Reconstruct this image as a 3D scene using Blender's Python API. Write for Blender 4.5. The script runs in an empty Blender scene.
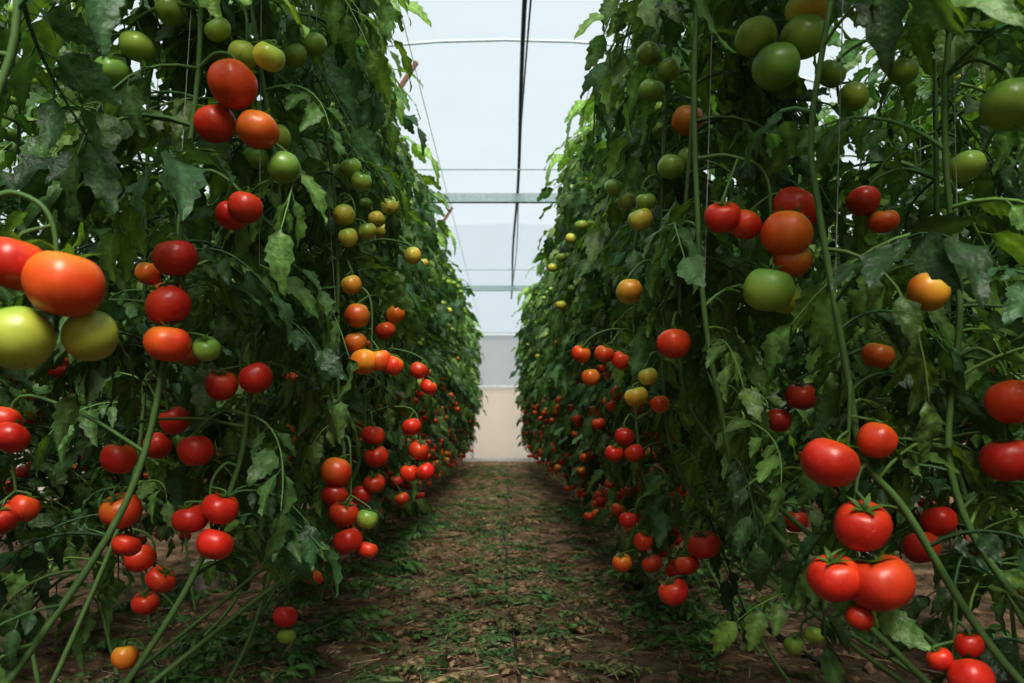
import bpy, math, random
import numpy as np
from mathutils import Vector, noise, Matrix, Euler
random.seed(7); rng=np.random.default_rng(7)
scene=bpy.context.scene
R=random.uniform

# ------------------------------------------------------------ materials
def mat(name):
    m=bpy.data.materials.new(name); m.use_nodes=True
    nt=m.node_tree; nt.nodes.clear()
    out=nt.nodes.new('ShaderNodeOutputMaterial')
    return m,nt,out
def N(nt,t,**k):
    n=nt.nodes.new(t)
    for a,b in k.items():
        if a in n.inputs: n.inputs[a].default_value=b
    return n
def ramp(nt,stops):
    r=nt.nodes.new('ShaderNodeValToRGB'); e=r.color_ramp.elements
    while len(e)<len(stops): e.new(0.5)
    for i,(p,c) in enumerate(stops):
        e[i].position=p; e[i].color=(*c,1)
    return r
def simple(name,col,rough=.5,metal=0,bump=0,scale=30,var=.15):
    m,nt,out=mat(name)
    p=N(nt,'ShaderNodeBsdfPrincipled',Roughness=rough,Metallic=metal)
    no=N(nt,'ShaderNodeTexNoise',Scale=scale,Detail=5.0)
    tc=nt.nodes.new('ShaderNodeTexCoord'); nt.links.new(tc.outputs['Object'],no.inputs['Vector'])
    c1=tuple(max(0,x*(1-var)) for x in col); c2=tuple(x*(1+var) for x in col)
    r=ramp(nt,[(.3,c1),(.7,c2)])
    nt.links.new(no.outputs['Fac'],r.inputs['Fac']); nt.links.new(r.outputs['Color'],p.inputs['Base Color'])
    if bump:
        b=N(nt,'ShaderNodeBump',Strength=bump,Distance=.01)
        nt.links.new(no.outputs['Fac'],b.inputs['Height']); nt.links.new(b.outputs['Normal'],p.inputs['Normal'])
    nt.links.new(p.outputs[0],out.inputs[0]); return m

def mk_leaf():
    m,nt,out=mat('leaf_green')
    a=nt.nodes.new('ShaderNodeAttribute'); a.attribute_name='Col'
    tc=nt.nodes.new('ShaderNodeTexCoord')
    no=N(nt,'ShaderNodeTexNoise',Scale=60.0,Detail=4.0); nt.links.new(tc.outputs['Object'],no.inputs['Vector'])
    mr=N(nt,'ShaderNodeMapRange'); mr.inputs['To Min'].default_value=.70; mr.inputs['To Max'].default_value=1.30
    mr.inputs['From Min'].default_value=.3; mr.inputs['From Max'].default_value=.7
    nt.links.new(no.outputs['Fac'],mr.inputs['Value'])
    vm=nt.nodes.new('ShaderNodeVectorMath'); vm.operation='SCALE'
    nt.links.new(a.outputs['Color'],vm.inputs[0]); nt.links.new(mr.outputs[0],vm.inputs['Scale'])
    p=N(nt,'ShaderNodeBsdfPrincipled',Roughness=.43)
    p.inputs['Specular IOR Level'].default_value=.4
    nt.links.new(vm.outputs[0],p.inputs['Base Color'])
    b=N(nt,'ShaderNodeBump',Strength=.7,Distance=.006)
    no2=N(nt,'ShaderNodeTexNoise',Scale=80.0,Detail=2.5); nt.links.new(tc.outputs['Object'],no2.inputs['Vector'])
    nt.links.new(no2.outputs['Fac'],b.inputs['Height']); nt.links.new(b.outputs['Normal'],p.inputs['Normal'])
    t=nt.nodes.new('ShaderNodeBsdfTranslucent')
    vm2=nt.nodes.new('ShaderNodeVectorMath'); vm2.operation='MULTIPLY'; vm2.inputs[1].default_value=(1.7,1.7,.6)
    nt.links.new(vm.outputs[0],vm2.inputs[0]); nt.links.new(vm2.outputs[0],t.inputs['Color'])
    mx=N(nt,'ShaderNodeMixShader',Fac=.36); nt.links.new(p.outputs[0],mx.inputs[1]); nt.links.new(t.outputs[0],mx.inputs[2])
    nt.links.new(mx.outputs[0],out.inputs[0]); return m
def mk_attr(name,rough,coat=0,spec=.5,speck=False):
    m,nt,out=mat(name)
    a=nt.nodes.new('ShaderNodeAttribute'); a.attribute_name='Col'
    p=N(nt,'ShaderNodeBsdfPrincipled',Roughness=rough)
    p.inputs['Specular IOR Level'].default_value=spec; p.inputs['Coat Weight'].default_value=coat; p.inputs['Coat Roughness'].default_value=.18
    tc=nt.nodes.new('ShaderNodeTexCoord')
    no=N(nt,'ShaderNodeTexNoise',Scale=35.0,Detail=5.0); nt.links.new(tc.outputs['Object'],no.inputs['Vector'])
    mr=N(nt,'ShaderNodeMapRange'); mr.inputs['To Min'].default_value=.72; mr.inputs['To Max'].default_value=1.28
    nt.links.new(no.outputs['Fac'],mr.inputs['Value'])
    vm=nt.nodes.new('ShaderNodeVectorMath'); vm.operation='SCALE'
    nt.links.new(a.outputs['Color'],vm.inputs[0]); nt.links.new(mr.outputs[0],vm.inputs['Scale'])
    col=vm.outputs[0]
    if speck:   # fine dust + dull bloom breakup on the skin
        n3=N(nt,'ShaderNodeTexNoise',Scale=260.0,Detail=3.0); nt.links.new(tc.outputs['Object'],n3.inputs['Vector'])
        n2=N(nt,'ShaderNodeTexNoise',Scale=70.0,Detail=5.0); nt.links.new(tc.outputs['Object'],n2.inputs['Vector'])
        m2=N(nt,'ShaderNodeMapRange'); m2.inputs['To Min'].default_value=rough-.1; m2.inputs['To Max'].default_value=rough+.2
        nt.links.new(n2.outputs['Fac'],m2.inputs['Value']); nt.links.new(m2.outputs[0],p.inputs['Roughness'])
        r3=ramp(nt,[(.62,(0,0,0)),(.75,(.22,.22,.22))]); nt.links.new(n3.outputs['Fac'],r3.inputs[0])
        mx=nt.nodes.new('ShaderNodeMixRGB'); mx.inputs[2].default_value=(.62,.42,.25,1)
        nt.links.new(r3.outputs[0],mx.inputs[0]); nt.links.new(col,mx.inputs[1]); col=mx.outputs[0]
    nt.links.new(col,p.inputs['Base Color'])
    nt.links.new(p.outputs[0],out.inputs[0]); return m
M_LEAF=mk_leaf(); M_STEM=mk_attr('stem_green',.6,spec=.3); M_TOM=mk_attr('tomato_skin',.36,coat=.2,spec=.42,speck=True)
M_STRING=simple('twine_white',(.3,.3,.27),.8)
VEG=[M_LEAF,M_STEM,M_TOM,M_STRING]

def mk_plastic(name,col,transp,scale=1.2):
    m,nt,out=mat(name)
    tc=nt.nodes.new('ShaderNodeTexCoord')
    no=N(nt,'ShaderNodeTexNoise',Scale=scale,Detail=3.0); nt.links.new(tc.outputs['Object'],no.inputs['Vector'])
    r=ramp(nt,[(.3,tuple(c*.9 for c in col)),(.7,col)]); nt.links.new(no.outputs['Fac'],r.inputs['Fac'])
    tr=nt.nodes.new('ShaderNodeBsdfTranslucent'); di=nt.nodes.new('ShaderNodeBsdfDiffuse'); tp=nt.nodes.new('ShaderNodeBsdfTransparent')
    nt.links.new(r.outputs[0],tr.inputs[0]); nt.links.new(r.outputs[0],di.inputs[0])
    m1=N(nt,'ShaderNodeMixShader',Fac=.2); nt.links.new(tr.outputs[0],m1.inputs[1]); nt.links.new(di.outputs[0],m1.inputs[2])
    m2=N(nt,'ShaderNodeMixShader',Fac=transp); nt.links.new(m1.outputs[0],m2.inputs[1]); nt.links.new(tp.outputs[0],m2.inputs[2])
    nt.links.new(m2.outputs[0],out.inputs[0]); return m
M_ROOF=mk_plastic('greenhouse_film',(.93,.96,.98),.9)
M_FILMLOW=mk_plastic('greenhouse_film_cream',(.90,.70,.52),.12)
M_FILMMID=mk_plastic('greenhouse_film_grey',(.58,.56,.53),.15)
M_STEEL=simple('galvanised_steel',(.24,.30,.31),.5,.4)
M_PALE=simple('pale_galvanised_tube',(.5,.55,.57),.5,.1)
M_RUST=simple('rusty_steel',(.16,.07,.04),.7,.2,.2)
M_BLACK=simple('black_poly_pipe',(.02,.022,.025),.5)
M_WHITE=simple('white_plastic',(.75,.76,.76),.4)

# ------------------------------------------------------------ mesh builder (all quads)
class MB:
    def __init__(s): s.v=[];s.f=[];s.m=[];s.c=[];s.n=0
    def add(s,v,f,mi,c):
        v=np.asarray(v,float); f=np.asarray(f,int)
        s.v.append(v); s.f.append(f+s.n); s.n+=len(v)
        s.m.append(np.full(len(f),mi) if np.isscalar(mi) else mi)
        c=np.asarray(c,float)
        s.c.append(np.tile(c,(len(v),1)) if c.ndim==1 else c)
    def arrays(s):
        return np.vstack(s.v),np.vstack(s.f),np.concatenate(s.m),np.vstack(s.c)
    def mesh(s,name,mats=VEG):
        v,f,m,c=s.arrays()
        me=bpy.data.meshes.new(name)
        me.vertices.add(len(v)); me.vertices.foreach_set('co',v.astype(np.float32).ravel())
        me.loops.add(len(f)*4); me.loops.foreach_set('vertex_index',f.astype(np.int32).ravel())
        me.polygons.add(len(f)); me.polygons.foreach_set('loop_start',np.arange(0,len(f)*4,4,dtype=np.int32))
        me.polygons.foreach_set('material_index',m.astype(np.int32))
        me.update(calc_edges=True)
        me.polygons.foreach_set('use_smooth',np.ones(len(f),dtype=bool))
        ca=me.color_attributes.new('Col','FLOAT_COLOR','POINT')
        ca.data.foreach_set('color',np.hstack([c,np.ones((len(c),1))]).astype(np.float32).ravel())
        for x in mats: me.materials.append(x)
        me.update(); return me
def obj(name,me,loc=(0,0,0)):
    o=bpy.data.objects.new(name,me); o.location=loc; scene.collection.objects.link(o); return o

def tube(mb,pts,rad,mi,col,sides=6):
    P=np.asarray(pts,float); n=len(P)
    rad=np.full(n,rad) if np.isscalar(rad) else np.asarray(rad)
    T=np.gradient(P,axis=0); T/= (np.linalg.norm(T,axis=1,keepdims=True)+1e-9)
    a=np.array([0,0,1.]) if abs(T[0][2])<.9 else np.array([1.,0,0])
    u=np.cross(T[0],a); u/=np.linalg.norm(u)
    V=[]; ang=np.linspace(0,2*math.pi,sides,endpoint=False)
    for i in range(n):
        u=u-T[i]*np.dot(u,T[i]); u/=np.linalg.norm(u)+1e-9
        w=np.cross(T[i],u)
        V.append(P[i]+rad[i]*(np.outer(np.cos(ang),u)+np.outer(np.sin(ang),w)))
    F=[]
    for i in range(n-1):
        for j in range(sides):
            k=(j+1)%sides
            F.append((i*sides+j,i*sides+k,(i+1)*sides+k,(i+1)*sides+j))
    mb.add(np.vstack(V),F,mi,col)
def catmull(ps,per=6):
    ps=[np.array(p,float) for p in ps]; ps=[2*ps[0]-ps[1]]+ps+[2*ps[-1]-ps[-2]]
    out=[]
    for i in range(1,len(ps)-2):
        for k in range(per):
            t=k/per; a,b,c,d=ps[i-1:i+3]
            out.append(.5*((2*b)+(-a+c)*t+(2*a-5*b+4*c-d)*t*t+(-a+3*b-3*c+d)*t**3))
    out.append(ps[-2]); return np.array(out)

def rotm(rx,ry,rz): return np.array(Euler((rx,ry,rz),'XYZ').to_matrix())

# ------------------------------------------------------------ leaf templates
def leaflet(l,w,fold,curl,wav,r):
    n=11; V=[];C=[]
    for i in range(n):
        t=i/(n-1)
        pr=max(.0,math.sin(math.pi*min(1,t**.66)))**.9
        lob=(1.07 if i%2 else .84) if 0<i<n-1 else 1
        hw=w*.5*pr*lob+.0006
        cz=-curl*l*t*t
        for k,s in enumerate((-1,-.5,0,.5,1)):
            fx=.05*l*abs(s)*(1 if i%2 else -.1)
            z=cz+fold*hw*abs(s)*(1 if abs(s)<.9 else .8)+wav*w*math.sin(i*1.25+s*2+r)*abs(s)
            V.append((l*t*(1-.12*curl)+fx,s*hw,z)); C.append((1.4,1.32,1.55) if k==2 else ((1,1,1) if k%2 else (.88,.88,.88)))
    F=[]
    for i in range(n-1):
        for k in range(4):
            a=i*5+k; F.append((a,a+5,a+6,a+1))
    return np.array(V),np.array(F),np.array(C)
def leaf_template(seed):
    rr=random.Random(seed); mb=MB(); U=rr.uniform
    L=1.0; ts=np.linspace(0,1,9); up=U(.1,.45); dr=U(.45,.95); side=U(-.14,.14)
    def P(t): return np.array([L*t*(1-.25*dr*t),side*math.sin(t*2.5),up*t-dr*t*t])
    tube(mb,[P(t) for t in ts],np.linspace(.014,.006,9),1,(1.15,1.1,1.1),4)
    def put(t,ang,l,w,dip,off):
        v,f,c=leaflet(l,w,U(-.15,.5),U(.15,.7),U(.03,.12),U(0,6))
        d=P(min(1,t+.02))-P(t-.02); pitch=-math.atan2(d[2],d[0])*.7
        M=rotm(U(-.7,.7),pitch+dip,ang)
        st=P(t); e=st+M@np.array([off,0,0])
        tube(mb,[st,e],.005,1,(1.1,1.1,1.1),3)
        mb.add(v@M.T+e,f,0,c*U(.75,1.25))
    pairs=[(.30,.24),(.52,.31),(.76,.32)]
    for t,s in pairs:
        for sg in (-1,1):
            ll=s*U(.85,1.2); put(t+U(-.04,.04),sg*U(.7,1.25),ll,ll*U(.44,.56),U(.0,.7),.08)
    for t in (.2,.41,.64,.88):
        if rr.random()<.8: put(t,rr.choice((-1,1))*U(.9,1.4),.15,.08,U(0,.6),.03)
    put(1.0,U(-.2,.2),.38*U(.9,1.1),.20,U(.0,.5),.03)
    return mb.arrays()
LT=[leaf_template(100+i) for i in range(14)]
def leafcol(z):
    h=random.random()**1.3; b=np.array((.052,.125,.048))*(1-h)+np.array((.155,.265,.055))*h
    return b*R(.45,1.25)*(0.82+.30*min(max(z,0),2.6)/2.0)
def leaf(mb,pos,az,pitch,roll,s,col,test=None):
    v,f,m,c=random.choice(LT)
    Mx=rotm(0,0,az)@rotm(0,-pitch,0)@rotm(roll,0,0)
    vv=(v*s)@Mx.T+np.asarray(pos)
    if test is not None and test(vv): return False
    mb.add(vv,f,m,c*col); return True

# ------------------------------------------------------------ tomato templates
def tomato_template(nl,nn):
    V=[]
    for i in range(nl+1):
        th=.03+(math.pi-.06)*i/nl
        for j in range(nn):
            ph=2*math.pi*j/nn
            lob=1+.028*math.cos(5*ph)*math.sin(th)*(1 if th<2 else .5)
            x=math.sin(th)**.93*lob
            z=.86*math.cos(th)-.26*math.exp(-(th/.42)**2)+.05*math.exp(-((math.pi-th)/.35)**2)
            V.append((x*math.cos(ph),x*math.sin(ph),z))
    F=[(i*nn+j,(i+1)*nn+j,(i+1)*nn+(j+1)%nn,i*nn+(j+1)%nn) for i in range(nl) for j in range(nn)]
    return np.array(V),np.array(F)
TH=tomato_template(20,32); TL=tomato_template(8,14)
def calyx():
    V=[];F=[]
    for k in range(5):
        a=2*math.pi*k/5; ca,sa=math.cos(a),math.sin(a); b=len(V)
        for (x,w,z) in ((.0,.05,.62),(.25,.12,.74),(.5,.09,.84),(.80,.012,.90)):
            for s in (-1,1):
                y=s*w; V.append((x*ca-y*sa,x*sa+y*ca,z))
        for i in range(3): F.append((b+2*i,b+2*i+1,b+2*i+3,b+2*i+2))
    return np.array(V),np.array(F)
CAL=calyx()
ST=[(0,(.20,.37,.06)),(.2,(.42,.50,.07)),(.35,(.64,.52,.07)),(.5,(.76,.36,.035)),(.7,(.80,.19,.02)),(.85,(.74,.075,.016)),(1,(.60,.024,.012))]
def rcol(r):
    r=np.clip(r,0,1); xs=[s[0] for s in ST]
    return np.stack([np.interp(r,xs,[s[1][k] for s in ST]) for k in range(3)],-1)
def tomato(mb,c,r,rip,hi=False,tilt=.35):
    c=np.asarray(c,float)
    Mx=rotm(R(-tilt,tilt),R(-tilt,tilt),R(0,6.28))
    v,f=TH if hi else TL
    sq=np.array([R(.94,1.04),R(.94,1.04),R(.96,1.12)])
    top=np.clip((v[:,2]-.1)/.6,0,1)
    sd=R(-.14,.14)*v[:,0]+R(-.08,.08)*v[:,1]
    col=rcol(rip-.2*top*(1 if .1<rip<.97 else .55)+sd*(1 if rip>.15 else .2))*R(.75,1.1)
    mb.add((v*sq*r)@Mx.T+c,f,2,col)
    cv,cf=CAL
    mb.add((cv*sq*r)@Mx.T+c,cf,0,np.array((.09,.20,.04)))
    return c+Mx@np.array([0,0,.62*r]), Mx@np.array([0,0,1.])

STEMC=np.array((.08,.15,.04))
def stem(mb,ctrl,r0=.0065,r1=.004):
    P=catmull(ctrl,7); tube(mb,P,np.linspace(r0,r1,len(P)),1,STEMC,7); return P
def at(P,z):
    i=int(np.argmin(np.abs(P[:,2]-z))); return P[i]

def ripe_for(z):
    if z<.95: return R(.85,1.0) if random.random()<.85 else R(.5,.85)
    if z<1.2: return random.choice((R(.8,1),R(.6,.9),R(.3,.6)))
    if z<1.5: return random.choice((R(0,.2),R(.2,.45),R(.4,.65)))
    return R(0,.28)

def leaves_on(mb,P,z0,z1,n,sgn,smin,smax,test=None,bias=.35):
    """sgn: +1 aisle is +x"""
    for i in range(n):
        u=(i+R(-.4,.4))/n
        z=z0+(z1-z0)*max(0,u)**.95
        p=at(P,z); s=R(smin,smax)
        low=z<1.1
        if low: s*=.82
        for _ in range(8):
            az=R(0,6.283)
            if low and random.random()<.35: az=(math.pi if sgn>0 else 0)+R(-1.3,1.3)
            elif random.random()<bias: az=(0 if sgn>0 else math.pi)+R(-1.2,1.2)
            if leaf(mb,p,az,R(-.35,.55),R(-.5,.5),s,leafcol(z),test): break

# ------------------------------------------------------------ generic plant variants (aisle = +x)
def variant(seed,nleaf=80):
    random.seed(seed); mb=MB()
    w=lambda:R(-.05,.05)
    P=stem(mb,[(-.16,-.45,-.01),(-.08,-.25,.16),(w(),-.05,.5),(.04+w(),w(),.95),(.03+w(),w(),1.4),(.04+w(),w(),1.9),(.02+w(),w(),2.35),(.0+w(),w(),2.6)])
    tube(mb,[(P[20][0],P[20][1],.9),(.02,0,1.6),(0,0,2.74)],.0012,3,(1,1,1),3)
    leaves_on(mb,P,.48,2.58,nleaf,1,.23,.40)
    zz=.28
    while zz<2.35:
        p=at(P,zz+.1); az=R(-1.1,1.1) if random.random()<.85 else R(0,6.28)
        d=np.array([math.cos(az),math.sin(az),0]); out=R(.12,.25) if zz<1.5 else R(.18,.31)
        pd=[p,p+d*out*.6+np.array([0,0,.02]),p+d*out+np.array([0,0,-.05]),p+d*out*1.1+np.array([0,0,-.2])]
        Q=catmull(pd,5); tube(mb,Q,.003,1,STEMC,4)
        n=random.choice((3,4,5,6)) if zz<1.3 else random.choice((2,3,4,5))
        for j in range(n):
            q=Q[min(len(Q)-1,5+int(j*9/n))]; r=R(.026,.037)*(1 if zz<1.5 else .88)
            sd=np.array([-d[1],d[0],0])*(1 if j%2 else -1)*r*1.0
            c=q+sd+d*R(-.01,.03)+np.array([0,0,-r*.6+R(-.01,.01)])
            c[2]=max(c[2],r+.03)
            t,nm=tomato(mb,c,r,ripe_for(c[2])); tube(mb,[t,q],.0025,1,STEMC,3)
        zz+=R(.14,.24) if zz<1.2 else R(.18,.3)
    return mb.mesh('tomato_plant_mesh')
VAR=[variant(500+i) for i in range(12)]

def row(x,sgn,y0,y1,step,jit=.05,taper=0,hs=1):
    y=y0
    while y<y1:
        o=obj('tomato_plant',random.choice(VAR),(x-taper*y+R(-jit,jit),y+R(-.06,.06),0))
        s=R(.92,1.06); o.scale=(s if sgn>0 else -s,s,s*R(.93,1.0)*hs); o.rotation_euler=(0,0,R(-.3,.3))
        y+=step
random.seed(11)
for sg in (1,-1):
    row(-.80 if sg>0 else .75,sg,2.75,14.6,.36,.05,0 if sg>0 else .011)
    row(-.85*sg,sg,-1.5,.1,.55)
    row(-1.5*sg,-sg,-1.3,14.6,.42,.05,0,.86)
    row(-2.8*sg,sg,.3,14.6,.5,.05,0,.8)
    row(-3.6*sg,-sg,1.5,14.6,.5,.05,0,.8)

# ------------------------------------------------------------ hero plants with explicit fruit
EYE=np.array([0,0,.8])
HERO=[]
def hero(ctrl,clusters,sgn,nleaf=40,z0=.6,seed=0,smin=.22,smax=.34):
    HERO.append((ctrl,clusters,sgn,nleaf,z0,seed,smin,smax))
# left side
hero([(-.92,.45,0),(-.80,.72,.35),(-.66,.93,.8),(-.63,.97,1.15),(-.60,.98,1.35),(-.66,.98,1.9),(-.6,1.0,2.5)],
 [[(-.594,.965,.990,.038,.95),(-.522,.945,.962,.044,.86),(-.580,.95,.898,.041,.2),(-.515,.99,.905,.034,.27)]],1,36,.6,1)
hero([(-.90,1.0,0),(-.80,1.15,.3),(-.66,1.38,.65),(-.612,1.45,.96),(-.59,1.46,1.2),(-.558,1.46,1.556),(-.6,1.45,2.0),(-.5,1.5,2.5)],
 [[(-.481,1.41,1.394,.043,.87),(-.527,1.45,1.34,.037,.97),(-.441,1.42,1.318,.037,.82)],
  [(-.466,1.43,1.182,.031,1),(-.499,1.45,1.172,.028,1)],
  [(-.580,1.40,1.086,.039,1)],
  [(-.596,1.41,1.003,.040,1),(-.592,1.40,.935,.040,.93),(-.536,1.43,.928,.026,.08)],
  [(-.423,1.43,1.452,.030,.3),(-.481,1.46,1.468,.028,.18),(-.526,1.46,1.516,.024,.1)],
  [(-.405,1.46,1.263,.030,.03)],[(-.72,1.46,1.44,.03,.05),(-.68,1.47,1.49,.03,.12)],[(-.62,1.48,1.56,.028,.08)],
  [(-.887,1.43,.769,.030,1),(-.90,1.42,.625,.03,1),(-.875,1.45,.64,.027,.97),(-.91,1.45,.80,.028,.95)]],1,62,.45,2)
hero([(-.88,1.35,0),(-.78,1.48,.2),(-.64,1.58,.45),(-.55,1.62,.68),(-.52,1.62,.84),(-.486,1.62,1.14),(-.46,1.62,1.28),(-.52,1.6,1.8),(-.45,1.6,2.5)],
 [[(-.494,1.58,.884,.035,1),(-.566,1.59,.870,.032,1)],
  [(-.614,1.58,.740,.034,1)],
  [(-.560,1.57,.626,.037,1),(-.624,1.58,.604,.035,1),(-.572,1.57,.556,.035,1)],
  [(-.776,1.60,.724,.034,.92),(-.766,1.59,.620,.042,.92),(-.76,1.60,.55,.028,1)],
  [(-.70,1.75,.95,.033,.8)],[(-.50,1.75,1.42,.03,.2),(-.55,1.76,1.38,.028,.1)],[(-.46,1.75,1.6,.028,.1),(-.42,1.76,1.63,.026,.05)]],1,60,.48,3)
hero([(-1.0,1.55,0),(-.86,1.75,.15),(-.66,1.92,.32),(-.45,2.02,.5),(-.41,2.03,.7),(-.425,2.03,.9),(-.43,2.02,1.35),(-.5,2.0,1.9),(-.5,2.0,2.5)],
 [[(-.42,1.98,.672,.038,.88),(-.425,1.99,.612,.034,1),(-.40,1.98,.570,.037,1),(-.39,1.98,.500,.037,1),(-.342,1.98,.555,.028,.12),(-.345,2.0,.475,.025,1)],
  [(-.367,1.98,1.06,.033,.68),(-.375,2.0,.995,.031,.78),(-.350,1.98,.945,.035,.7),(-.312,1.99,.950,.030,.75),(-.28,2.0,.937,.027,.82)],
  [(-.40,1.98,1.31,.029,.33),(-.392,1.99,1.257,.026,.33),(-.345,2.0,1.275,.024,.25)],
  [(-.385,2.0,1.14,.027,.5)],[(-.36,2.0,1.40,.026,.15),(-.39,2.02,1.44,.027,.1)]],1,60,.58,4)
hero([(-1.15,2.0,0),(-1.0,2.15,.12),(-.72,2.36,.36),(-.46,2.42,.62),(-.43,2.42,1.0),(-.50,2.4,1.6),(-.52,2.4,2.4)],
 [[(-.393,2.38,.755,.035,1),(-.384,2.38,.692,.036,1),(-.39,2.38,.611,.034,1),(-.43,2.39,.575,.031,1)],
  [(-.654,2.37,.215,.035,1),(-.651,2.38,.155,.028,.1)],
  [(-1.074,2.38,.254,.040,1)],[(-1.13,2.37,.095,.04,.72)],[(-.28,2.4,.78,.03,1),(-.26,2.41,.71,.032,1),(-.24,2.4,.645,.03,1),(-.29,2.42,.64,.03,1)],
  [(-.33,2.4,1.12,.03,.7),(-.36,2.4,1.07,.03,.9)],[(-.26,2.4,.95,.028,.95),(-.23,2.41,.9,.027,.9)],[(-.35,2.42,1.45,.028,.25),(-.39,2.42,1.41,.027,.3)],[(-.28,2.42,1.3,.028,.4)]],1,60,.6,5)
hero([(-1.05,1.6,0),(-.98,1.8,.3),(-.9,1.95,.7),(-.88,1.95,1.2),(-.86,1.95,1.9),(-.8,2,2.6)],
 [[(-.82,1.9,.42,.035,1),(-.87,1.9,.47,.036,1)],[(-.8,1.9,1.1,.035,.9),(-.85,1.9,1.15,.03,.8)],[(-.78,1.88,.8,.036,1),(-.82,1.88,.74,.034,1)]],1,66,.4,6)
# right side
hero([(1.05,.8,0),(.90,1.0,.22),(.74,1.18,.44),(.61,1.21,.66),(.55,1.22,.74),(.525,1.22,.87),(.48,1.22,1.13),(.47,1.22,1.25),(.50,1.22,1.45),(.56,1.2,1.9),(.5,1.2,2.5)],
 [[(.532,1.185,.643,.041,1),(.493,1.19,.565,.039,1),(.554,1.175,.561,.046,1),(.530,1.19,.505,.021,1)],
  [(.485,1.19,.737,.042,.95),(.56,1.2,.77,.03,.9)],
  [(.69,1.18,.417,.033,1),(.70,1.20,.462,.022,1),(.655,1.2,.44,.02,1)]],-1,50,.5,7)
hero([(1.0,1.05,0),(.86,1.25,.2),(.71,1.40,.37),(.46,1.47,.64),(.396,1.47,.836),(.36,1.47,1.1),(.355,1.47,1.556),(.42,1.45,2.0),(.4,1.45,2.5)],
 [[(.495,1.40,1.128,.043,.82),(.527,1.44,1.182,.043,.97),(.391,1.43,1.165,.033,.97),(.437,1.45,1.156,.031,.85),(.463,1.40,1.03,.044,.08),(.513,1.42,1.084,.034,.75),(.506,1.45,1.025,.036,.22)],
  [(.484,1.42,1.43,.043,.02),(.454,1.44,1.493,.037,.1),(.536,1.43,1.488,.040,.12),(.549,1.44,1.545,.044,.4)]],-1,58,.5,8)
hero([(1.1,1.6,0),(.97,1.75,.15),(.81,1.92,.28),(.58,2.02,.5),(.44,2.03,.68),(.40,2.03,.95),(.40,2.02,1.4),(.42,2.0,1.9),(.38,2.0,2.6)],
 [[(.455,1.98,1.545,.040,.7)],[(.412,1.98,1.43,.034,.08),(.457,2.0,1.457,.032,.12)],
  [(.367,1.98,1.62,.033,.08)],[(.337,1.98,1.30,.032,.3),(.355,2.0,1.35,.026,.1)],[(.31,1.98,1.12,.035,.43)],
  [(.492,1.97,.492,.041,1),(.455,1.99,.44,.03,.95),(.417,1.97,.375,.037,1)],[(.33,2.0,.86,.03,.45),(.36,2.0,.91,.026,.3),(.39,2.0,.84,.025,.8)],
  [(.72,1.97,.55,.03,1)],[(.36,2.0,1.72,.03,.1),(.41,2.0,1.68,.03,.15)]],-1,62,.5,9)
hero([(1.15,1.3,0),(1.0,1.45,.2),(.7,1.64,.5),(.42,1.68,.78),(.37,1.68,1.0),(.40,1.68,1.5),(.46,1.7,2.4)],
 [[(.34,1.60,.954,.035,.98)],[(.57,1.66,.80,.028,1),(.62,1.66,.85,.03,1)]],-1,44,.6,19)
hero([(1.15,1.0,0),(1.0,1.1,.25),(.78,1.2,.52),(.70,1.25,.72),(.72,1.26,.98),(.69,1.25,1.28),(.72,1.25,1.8),(.65,1.25,2.5)],
 [[(.757,1.19,1.272,.043,.05)],[(.765,1.20,.828,.038,1),(.77,1.22,.74,.038,1)],[(.80,1.38,1.24,.030,.1)],[(.66,1.24,1.0,.032,.65)]],-1,52,.5,10)
hero([(1.25,2.0,0),(1.1,2.15,.12),(.80,2.34,.30),(.48,2.43,.52),(.40,2.43,.8),(.40,2.42,1.3),(.45,2.4,1.9),(.36,2.4,2.6)],
 [[(.414,2.38,.437,.031,1),(.351,2.38,.374,.031,.78),(.37,2.39,.50,.028,1),(.44,2.38,.372,.031,1)],[(.30,2.4,1.0,.03,.9),(.35,2.4,.98,.03,.95)],
  [(.36,2.4,.75,.03,1),(.33,2.4,.70,.03,1),(.39,2.4,.7,.03,.9)],[(.33,2.4,1.5,.03,.1),(.37,2.4,1.46,.03,.2)],[(.86,2.37,.13,.03,.1),(.92,2.37,.16,.028,.15)],[(.23,2.4,1.0,.03,.9),(.26,2.41,.93,.028,.7)]],-1,60,.55,11)
hero([(1.2,1.3,0),(1.05,1.5,.3),(.92,1.62,.7),(.88,1.62,1.2),(.86,1.6,1.9),(.8,1.6,2.6)],
 [[(.86,1.58,.6,.034,1),(.82,1.57,.55,.035,1)],[(.75,1.6,.93,.033,.7)],[(.72,1.6,1.24,.034,.9),(.76,1.6,1.2,.03,.8)],[(.60,1.62,.85,.03,1)],[(.80,1.6,1.5,.03,.1)],[(.70,1.6,1.45,.03,.15),(.66,1.61,1.5,.03,.1)]],-1,66,.25,12)

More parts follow.
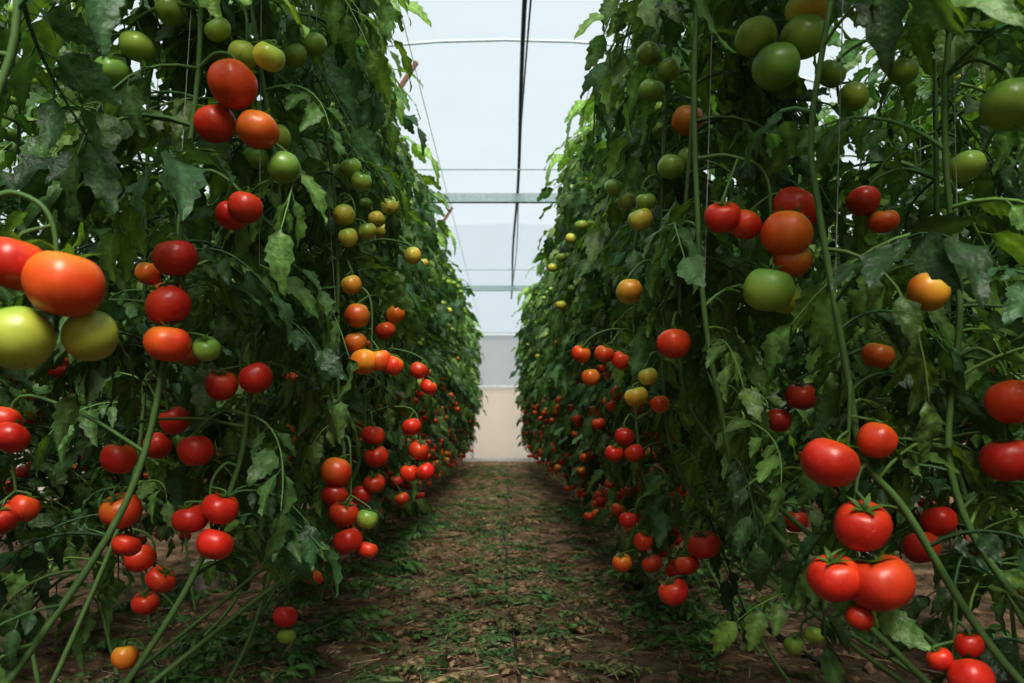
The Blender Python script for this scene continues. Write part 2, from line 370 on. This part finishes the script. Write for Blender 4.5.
allt=np.array([(t[0],t[1],t[2],t[3]) for h in HERO for cl in h[1] for t in cl])
C=allt[:,:3]; D=EYE-C; DL=np.linalg.norm(D,axis=1); Dn=D/DL[:,None]
def test(vv):
    s=vv[::4]
    for i in range(len(C)):
        w=s-C[i]; t=w@Dn[i]
        m=(t>-.01)&(t<DL[i]-.05)
        if not m.any(): continue
        d=np.linalg.norm(w[m]-np.outer(t[m],Dn[i]),axis=1)
        if (d<allt[i,3]*.9*(1-t[m]/DL[i])).sum()>1: return True
    # keep the walking aisle clear
    if ((np.abs(s[:,0])<.26)|((s[:,1]<.7)&(np.abs(s[:,0])<.6))|(s[:,2]<.02)).any(): return True
    return False
for ctrl,clusters,sgn,nleaf,z0,seed,smin,smax in HERO:
    random.seed(900+seed); mb=MB()
    P=stem(mb,ctrl,.0070,.004)
    e=P[-1]; tube(mb,[at(P,1.0),(at(P,1.8)+e)/2,(e[0],e[1],2.74)],.0011,3,(1,1,1),3)
    for cl in clusters:
        cs=np.array([c[:3] for c in cl]); top=cs[:,2].max(); rm=max(c[3] for c in cl)
        mean=cs.mean(0); p0=at(P,top+rm+.03)
        if np.linalg.norm(p0[:2]-mean[:2])>.25: p0=P[int(np.argmin(np.linalg.norm(P-(mean+[0,0,.08]),axis=1)))]
        a=np.array([mean[0],mean[1]+.012,top+rm*1.1]); b=np.array([mean[0],mean[1]+.02,cs[:,2].min()+.01])
        Q=catmull([p0,(p0*.5+a*.5)+[0,0,.025],a,b],6); tube(mb,Q,np.linspace(.0042,.0028,len(Q)),1,STEMC,6)
        for c in cl:
            t,nm=tomato(mb,c[:3],c[3],c[4],True,.5)
            q=Q[6:][int(np.argmin(np.linalg.norm(Q[6:]-(t+nm*.02),axis=1)))]
            tube(mb,catmull([t-nm*.004,t+nm*c[3]*.35,q],3),.0026,1,STEMC,5)
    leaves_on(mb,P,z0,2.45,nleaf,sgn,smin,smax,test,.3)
    obj('tomato_plant',mb.mesh('tomato_plant_mesh'))

# ------------------------------------------------------------ ground
def gh(x,y):
    h=.028*noise.noise(Vector((x*2.2,y*2.2,0)))+.024*noise.noise(Vector((x*7,y*7,3)))+.016*noise.noise(Vector((x*18,y*18,5)))
    return h+.03*math.exp(-((abs(x)-1.1)/.35)**2)-.012
def soil():
    xs=np.concatenate([np.linspace(-5.2,-1.8,30,endpoint=False),np.linspace(-1.8,1.8,180,endpoint=False),np.linspace(1.8,5.2,30)])
    ys=np.concatenate([np.linspace(-4,1.5,25,endpoint=False),np.linspace(1.5,6,220,endpoint=False),np.linspace(6,15.6,200)])
    nx,ny=len(xs),len(ys)
    V=np.array([(x,y,gh(x,y)) for y in ys for x in xs])
    F=[(j*nx+i,j*nx+i+1,(j+1)*nx+i+1,(j+1)*nx+i) for j in range(ny-1) for i in range(nx-1)]
    m,nt,out=mat('soil')
    tc=nt.nodes.new('ShaderNodeTexCoord'); p=N(nt,'ShaderNodeBsdfPrincipled',Roughness=.8); p.inputs['Specular IOR Level'].default_value=.3
    n1=N(nt,'ShaderNodeTexNoise',Scale=9.0,Detail=10.0,Roughness=.75); n2=N(nt,'ShaderNodeTexNoise',Scale=2.2,Detail=6.0,Roughness=.65); n3=N(nt,'ShaderNodeTexNoise',Scale=50.0,Detail=7.0,Roughness=.8)
    for n in (n1,n2,n3): nt.links.new(tc.outputs['Object'],n.inputs['Vector'])
    r1=ramp(nt,[(.38,(.05,.030,.017)),(.5,(.24,.145,.082)),(.64,(.56,.39,.26))]); nt.links.new(n1.outputs['Fac'],r1.inputs[0])
    r2=ramp(nt,[(.45,(0,0,0)),(.60,(1,1,1))]); nt.links.new(n2.outputs['Fac'],r2.inputs[0])
    mx=nt.nodes.new('ShaderNodeMixRGB'); mx.inputs[2].default_value=(.08,.080,.032,1)
    ml=nt.nodes.new('ShaderNodeMath'); ml.operation='MULTIPLY'; ml.inputs[1].default_value=.6
    nt.links.new(r2.outputs[0],ml.inputs[0]); nt.links.new(ml.outputs[0],mx.inputs[0]); nt.links.new(r1.outputs[0],mx.inputs[1])
    nt.links.new(mx.outputs[0],p.inputs['Base Color'])
    b=N(nt,'ShaderNodeBump',Strength=1.0,Distance=.03); nt.links.new(n3.outputs['Fac'],b.inputs['Height']); nt.links.new(b.outputs['Normal'],p.inputs['Normal'])
    nt.links.new(p.outputs[0],out.inputs[0])
    mb=MB(); mb.add(V,F,0,(1,1,1)); obj('floor',mb.mesh('floor',[m]))
soil()
random.seed(33)
mb=MB()
clumps=[(random.gauss(-.10,.28),R(1.9,14)) for _ in range(95)]+[(R(-1.4,1.4),R(1.9,8)) for _ in range(40)]
for i in range(2700):
    if i%5: cx,cy=random.choice(clumps); x=random.gauss(cx,.12); y=random.gauss(cy,.20)
    else: x=R(-.8,.8); y=R(1.9,8)
    if y<1.5 or y>15: continue
    h=random.random()
    col=np.array((.085,.18,.055)) if h<.5 else (np.array((.15,.19,.07)) if h<.72 else np.array((.30,.22,.12)))
    v,f,m,c=random.choice(LT); s=R(.07,.23)
    vv=v.copy(); vv[:,2]=vv[:,2]*R(.12,.45)
    Mx=rotm(R(-.25,.25),R(-.15,.15),R(0,6.28)); vv=(vv*s)@Mx.T+np.array([x,y,gh(x,y)+.015+R(0,.015)])
    mb.add(vv,f,m,c*col*R(.5,1.3))
obj('leaf_litter',mb.mesh('leaf_litter'))
mb=MB()
for i in range(3600):   # dry straw
    x=R(-1.5,1.5); y=R(1.7,9); a=R(0,3.14); l=R(.02,.10); z=gh(x,y)+R(.004,.014)
    tube(mb,[(x,y,z),(x+math.cos(a)*l,y+math.sin(a)*l,z+R(-.002,.01))],R(.0008,.0022),1,np.array((.48,.36,.23))*R(.3,1.2),3)
obj('dry_straw',mb.mesh('dry_straw'))
mb=MB()   # soil clods
for i in range(1700):
    x=R(-1.6,1.6); y=R(1.8,7); r=R(.004,.014)*(1.6 if random.random()<.1 else 1)
    v,f=TL; Mx=rotm(R(0,3),R(0,3),R(0,3)); k=1+.3*np.sin(v[:,0]*5+i)*np.cos(v[:,1]*4+i)
    mb.add((v[:,:]*k[:,None]*[1,1,.8]*r)@Mx.T+[x,y,gh(x,y)+r*.3],f,1,np.array((.28,.18,.11))*R(.3,1.1))
obj('soil_clods',mb.mesh('soil_clods'))
mb=MB()
for i in range(230):
    sg=random.choice((-1,1)); x=sg*R(.5,1.7); y=R(1.9,7)
    for k in range(random.randint(3,7)):
        leaf(mb,(x,y,gh(x,y)-.002),R(0,6.28),R(.2,1.0),R(-.3,.3),R(.08,.18),np.array((.085,.19,.05))*R(.5,1.2))
obj('ground_weeds',mb.mesh('ground_weeds'))

# drip hoses
mb=MB()
tube(mb,[(.02+.02*math.sin(y*.9)+.008*math.sin(y*3),y,gh(.02,y)*.6+.014) for y in np.arange(-3,15,.12)],.0055,0,(1,1,1),8)
obj('drip_hose',mb.mesh('drip_hose',[M_BLACK]))
for sx in (-1,1):
    mb=MB(); tube(mb,[(sx*1.0+.03*math.sin(y*1.3),y,gh(sx*1.0,y)*.7+.018) for y in np.arange(-3,15,.12)],.007,0,(1,1,1),8)
    obj('drip_hose',mb.mesh('drip_hose',[M_BLACK]))

# white buckets
def bucket(x,y,s=1):
    mb=MB(); prof=[(.001,.004),(.07,.004),(.075,.01),(.092,.15),(.098,.152),(.098,.162),(.088,.162),(.07,.02),(.001,.02)]
    n=28; V=[];F=[]
    for r,z in prof:
        for j in range(n): V.append((r*s*math.cos(6.2832*j/n),r*s*math.sin(6.2832*j/n),z*s))
    for i in range(len(prof)-1):
        for j in range(n): F.append((i*n+j,i*n+(j+1)%n,(i+1)*n+(j+1)%n,(i+1)*n+j))
    mb.add(V,F,0,(1,1,1))
    h=[(.096*s*math.cos(t),-.1*s*math.sin(t),.14*s-.05*s*math.sin(t)) for t in np.linspace(0,math.pi,12)]
    tube(mb,h,.002,1,(1,1,1),5)
    obj('plastic_bucket',mb.mesh('bucket',[M_WHITE,M_STEEL]),(x,y,gh(x,y)))
bucket(-1.40,3.75,.85); bucket(1.72,3.9)

# ------------------------------------------------------------ greenhouse shell
EAVE,CREST,HW=2.5,4.6,5.2
def arch(n=24): return [(HW*math.cos(t)*-1,EAVE+(CREST-EAVE)*math.sin(t)) for t in np.linspace(0,math.pi,n+1)]
A=arch(); Y0,Y1=-4.0,15.4
mb=MB(); ny=40; V=[];F=[]
for j in range(ny+1):
    y=Y0+(Y1-Y0)*j/ny
    for (x,z) in A: V.append((x,y,z+.0))
k=len(A)
for j in range(ny):
    for i in range(k-1): F.append((j*k+i,j*k+i+1,(j+1)*k+i+1,(j+1)*k+i))
mb.add(V,F,0,(1,1,1)); obj('ceiling',mb.mesh('ceiling',[M_ROOF]))
def sidewall(name,x):
    mb=MB(); V=[];F=[]
    for j,y in enumerate(np.linspace(Y0,Y1,20)):
        for z in (0,.6,.6,EAVE): V.append((x,y,z))
    for j in range(19):
        F+= [(j*4,j*4+1,j*4+5,j*4+4),(j*4+2,j*4+3,j*4+7,j*4+6)]
    mb.add(V,F,np.array([1,0]*19),(1,1,1)); obj(name,mb.mesh(name,[M_ROOF,M_FILMLOW]))
sidewall('wall_left',-HW); sidewall('wall_right',HW)
def endwall(name,y):
    mb=MB()
    def q(x0,x1,z0,z1,m): mb.add([(x0,y,z0),(x1,y,z0),(x1,y,z1),(x0,y,z1)],[(0,1,2,3)],m,(1,1,1))
    q(-HW,HW,0,1.45,0); q(-HW,HW,1.45,2.5,1)
    for i in range(k-1):
        (x0,z0),(x1,z1)=A[i],A[i+1]
        mb.add([(x0,y,EAVE),(x1,y,EAVE),(x1,y,z1),(x0,y,z0)],[(0,1,2,3)],2,(1,1,1))
    obj(name,mb.mesh(name,[M_FILMLOW,M_FILMMID,M_ROOF]))
endwall('wall_back',Y1); endwall('wall_front',Y0)
def boxbar(mb,a,b,w,h,mi=0):
    a=np.array(a,float); b=np.array(b,float); d=b-a; d/=np.linalg.norm(d)
    up=np.array([0,0,1.]) if abs(d[2])<.9 else np.array([0,1.,0])
    u=np.cross(d,up); u/=np.linalg.norm(u); v=np.cross(u,d)
    V=[p+u*su*w/2+v*sv*h/2 for p in (a,b) for su,sv in ((-1,-1),(1,-1),(1,1),(-1,1))]
    mb.add(V,[(0,1,2,3),(7,6,5,4),(0,4,5,1),(1,5,6,2),(2,6,7,3),(3,7,4,0)],mi,(1,1,1))
def flat(me):
    me.polygons.foreach_set('use_smooth',np.zeros(len(me.polygons),dtype=bool)); return me
mb=MB()
for z in (.04,1.45,2.45): boxbar(mb,(-HW,Y1-.04,z),(HW,Y1-.04,z),.04,.045)
for x in (-3.4,-1.7,-.62,.62,1.7,3.4): boxbar(mb,(x,Y1-.05,0),(x,Y1-.05,2.45),.05,.05)
obj('end_wall_frame',flat(mb.mesh('end_wall_frame',[M_PALE])))
# trusses: arch hoop + tie beam + rusty posts
for y in (-3,2.5,7.9,13.3):
    mb=MB()
    tube(mb,[(x*.995,y,z-.03) for x,z in A],.014,2,(1,1,1),8)
    boxbar(mb,(-HW,y,3.0),(HW,y,3.0),.06,.085,0)
    for x in (-1.75,1.75):
        boxbar(mb,(x,y,0),(x,y,3.0),.06,.06,1); boxbar(mb,(x,y,3.0),(x*.5,y,4.35),.04,.04,1)
    obj('roof_truss',flat(mb.mesh('roof_truss',[M_STEEL,M_RUST,M_PALE])))
mb=MB()
for x in (-2.6,2.6):
    z=EAVE+(CREST-EAVE)*math.sqrt(1-(x/HW)**2)-.05
    tube(mb,[(x,Y0,z),(x,Y1,z)],.015,0,(1,1,1),8)
obj('roof_purlins',mb.mesh('roof_purlins',[M_PALE]))
mb=MB()
tube(mb,[(.12+.01*math.sin(y),y,3.12-.015*math.sin(y*1.1)) for y in np.arange(Y0+.1,Y1-.05,.4)],.014,0,(1,1,1),8)
tube(mb,[(.15+.015*math.sin(y*.7),y,3.20-.02*math.sin(y*.8)) for y in np.arange(Y0+.1,Y1-.05,.4)],.006,0,(1,1,1),6)
obj('overhead_pipe',mb.mesh('overhead_pipe',[M_BLACK]))
mb=MB()
for x in (-3.6,-2.8,-1.5,-.80,-.5,.5,.80,1.5,2.8,3.6): tube(mb,[(x,Y0+.05,2.76),(x,Y1-.05,2.76)],.002,0,(1,1,1),4)
for y in (6.9,11.5): tube(mb,[(-4.9,y,2.97),(4.9,y,2.97)],.006,0,(1,1,1),5)
obj('support_wires',mb.mesh('support_wires',[M_STEEL]))

# ------------------------------------------------------------ light + camera
w=bpy.data.worlds.new('World'); scene.world=w; w.use_nodes=True
bg=w.node_tree.nodes['Background']; bg.inputs[0].default_value=(.77,.87,.92,1); bg.inputs[1].default_value=.68
sd=bpy.data.lights.new('sun','SUN'); sd.energy=4.8; sd.angle=math.radians(30); sd.color=(1,.96,.88)
so=bpy.data.objects.new('sun',sd); so.rotation_euler=(math.radians(38),math.radians(3),0); scene.collection.objects.link(so)
cd=bpy.data.cameras.new('camera'); cd.lens=28; cd.sensor_width=36; cd.shift_y=.0767; cd.shift_x=.007
cd.dof.use_dof=True; cd.dof.focus_distance=1.8; cd.dof.aperture_fstop=5.6
co=bpy.data.objects.new('camera',cd); co.location=(0,0,.8); co.rotation_euler=(math.pi/2,0,0); scene.collection.objects.link(co)
scene.camera=co
scene.view_settings.view_transform='Standard'
scene.view_settings.exposure=0.45
scene.view_settings.gamma=0.87
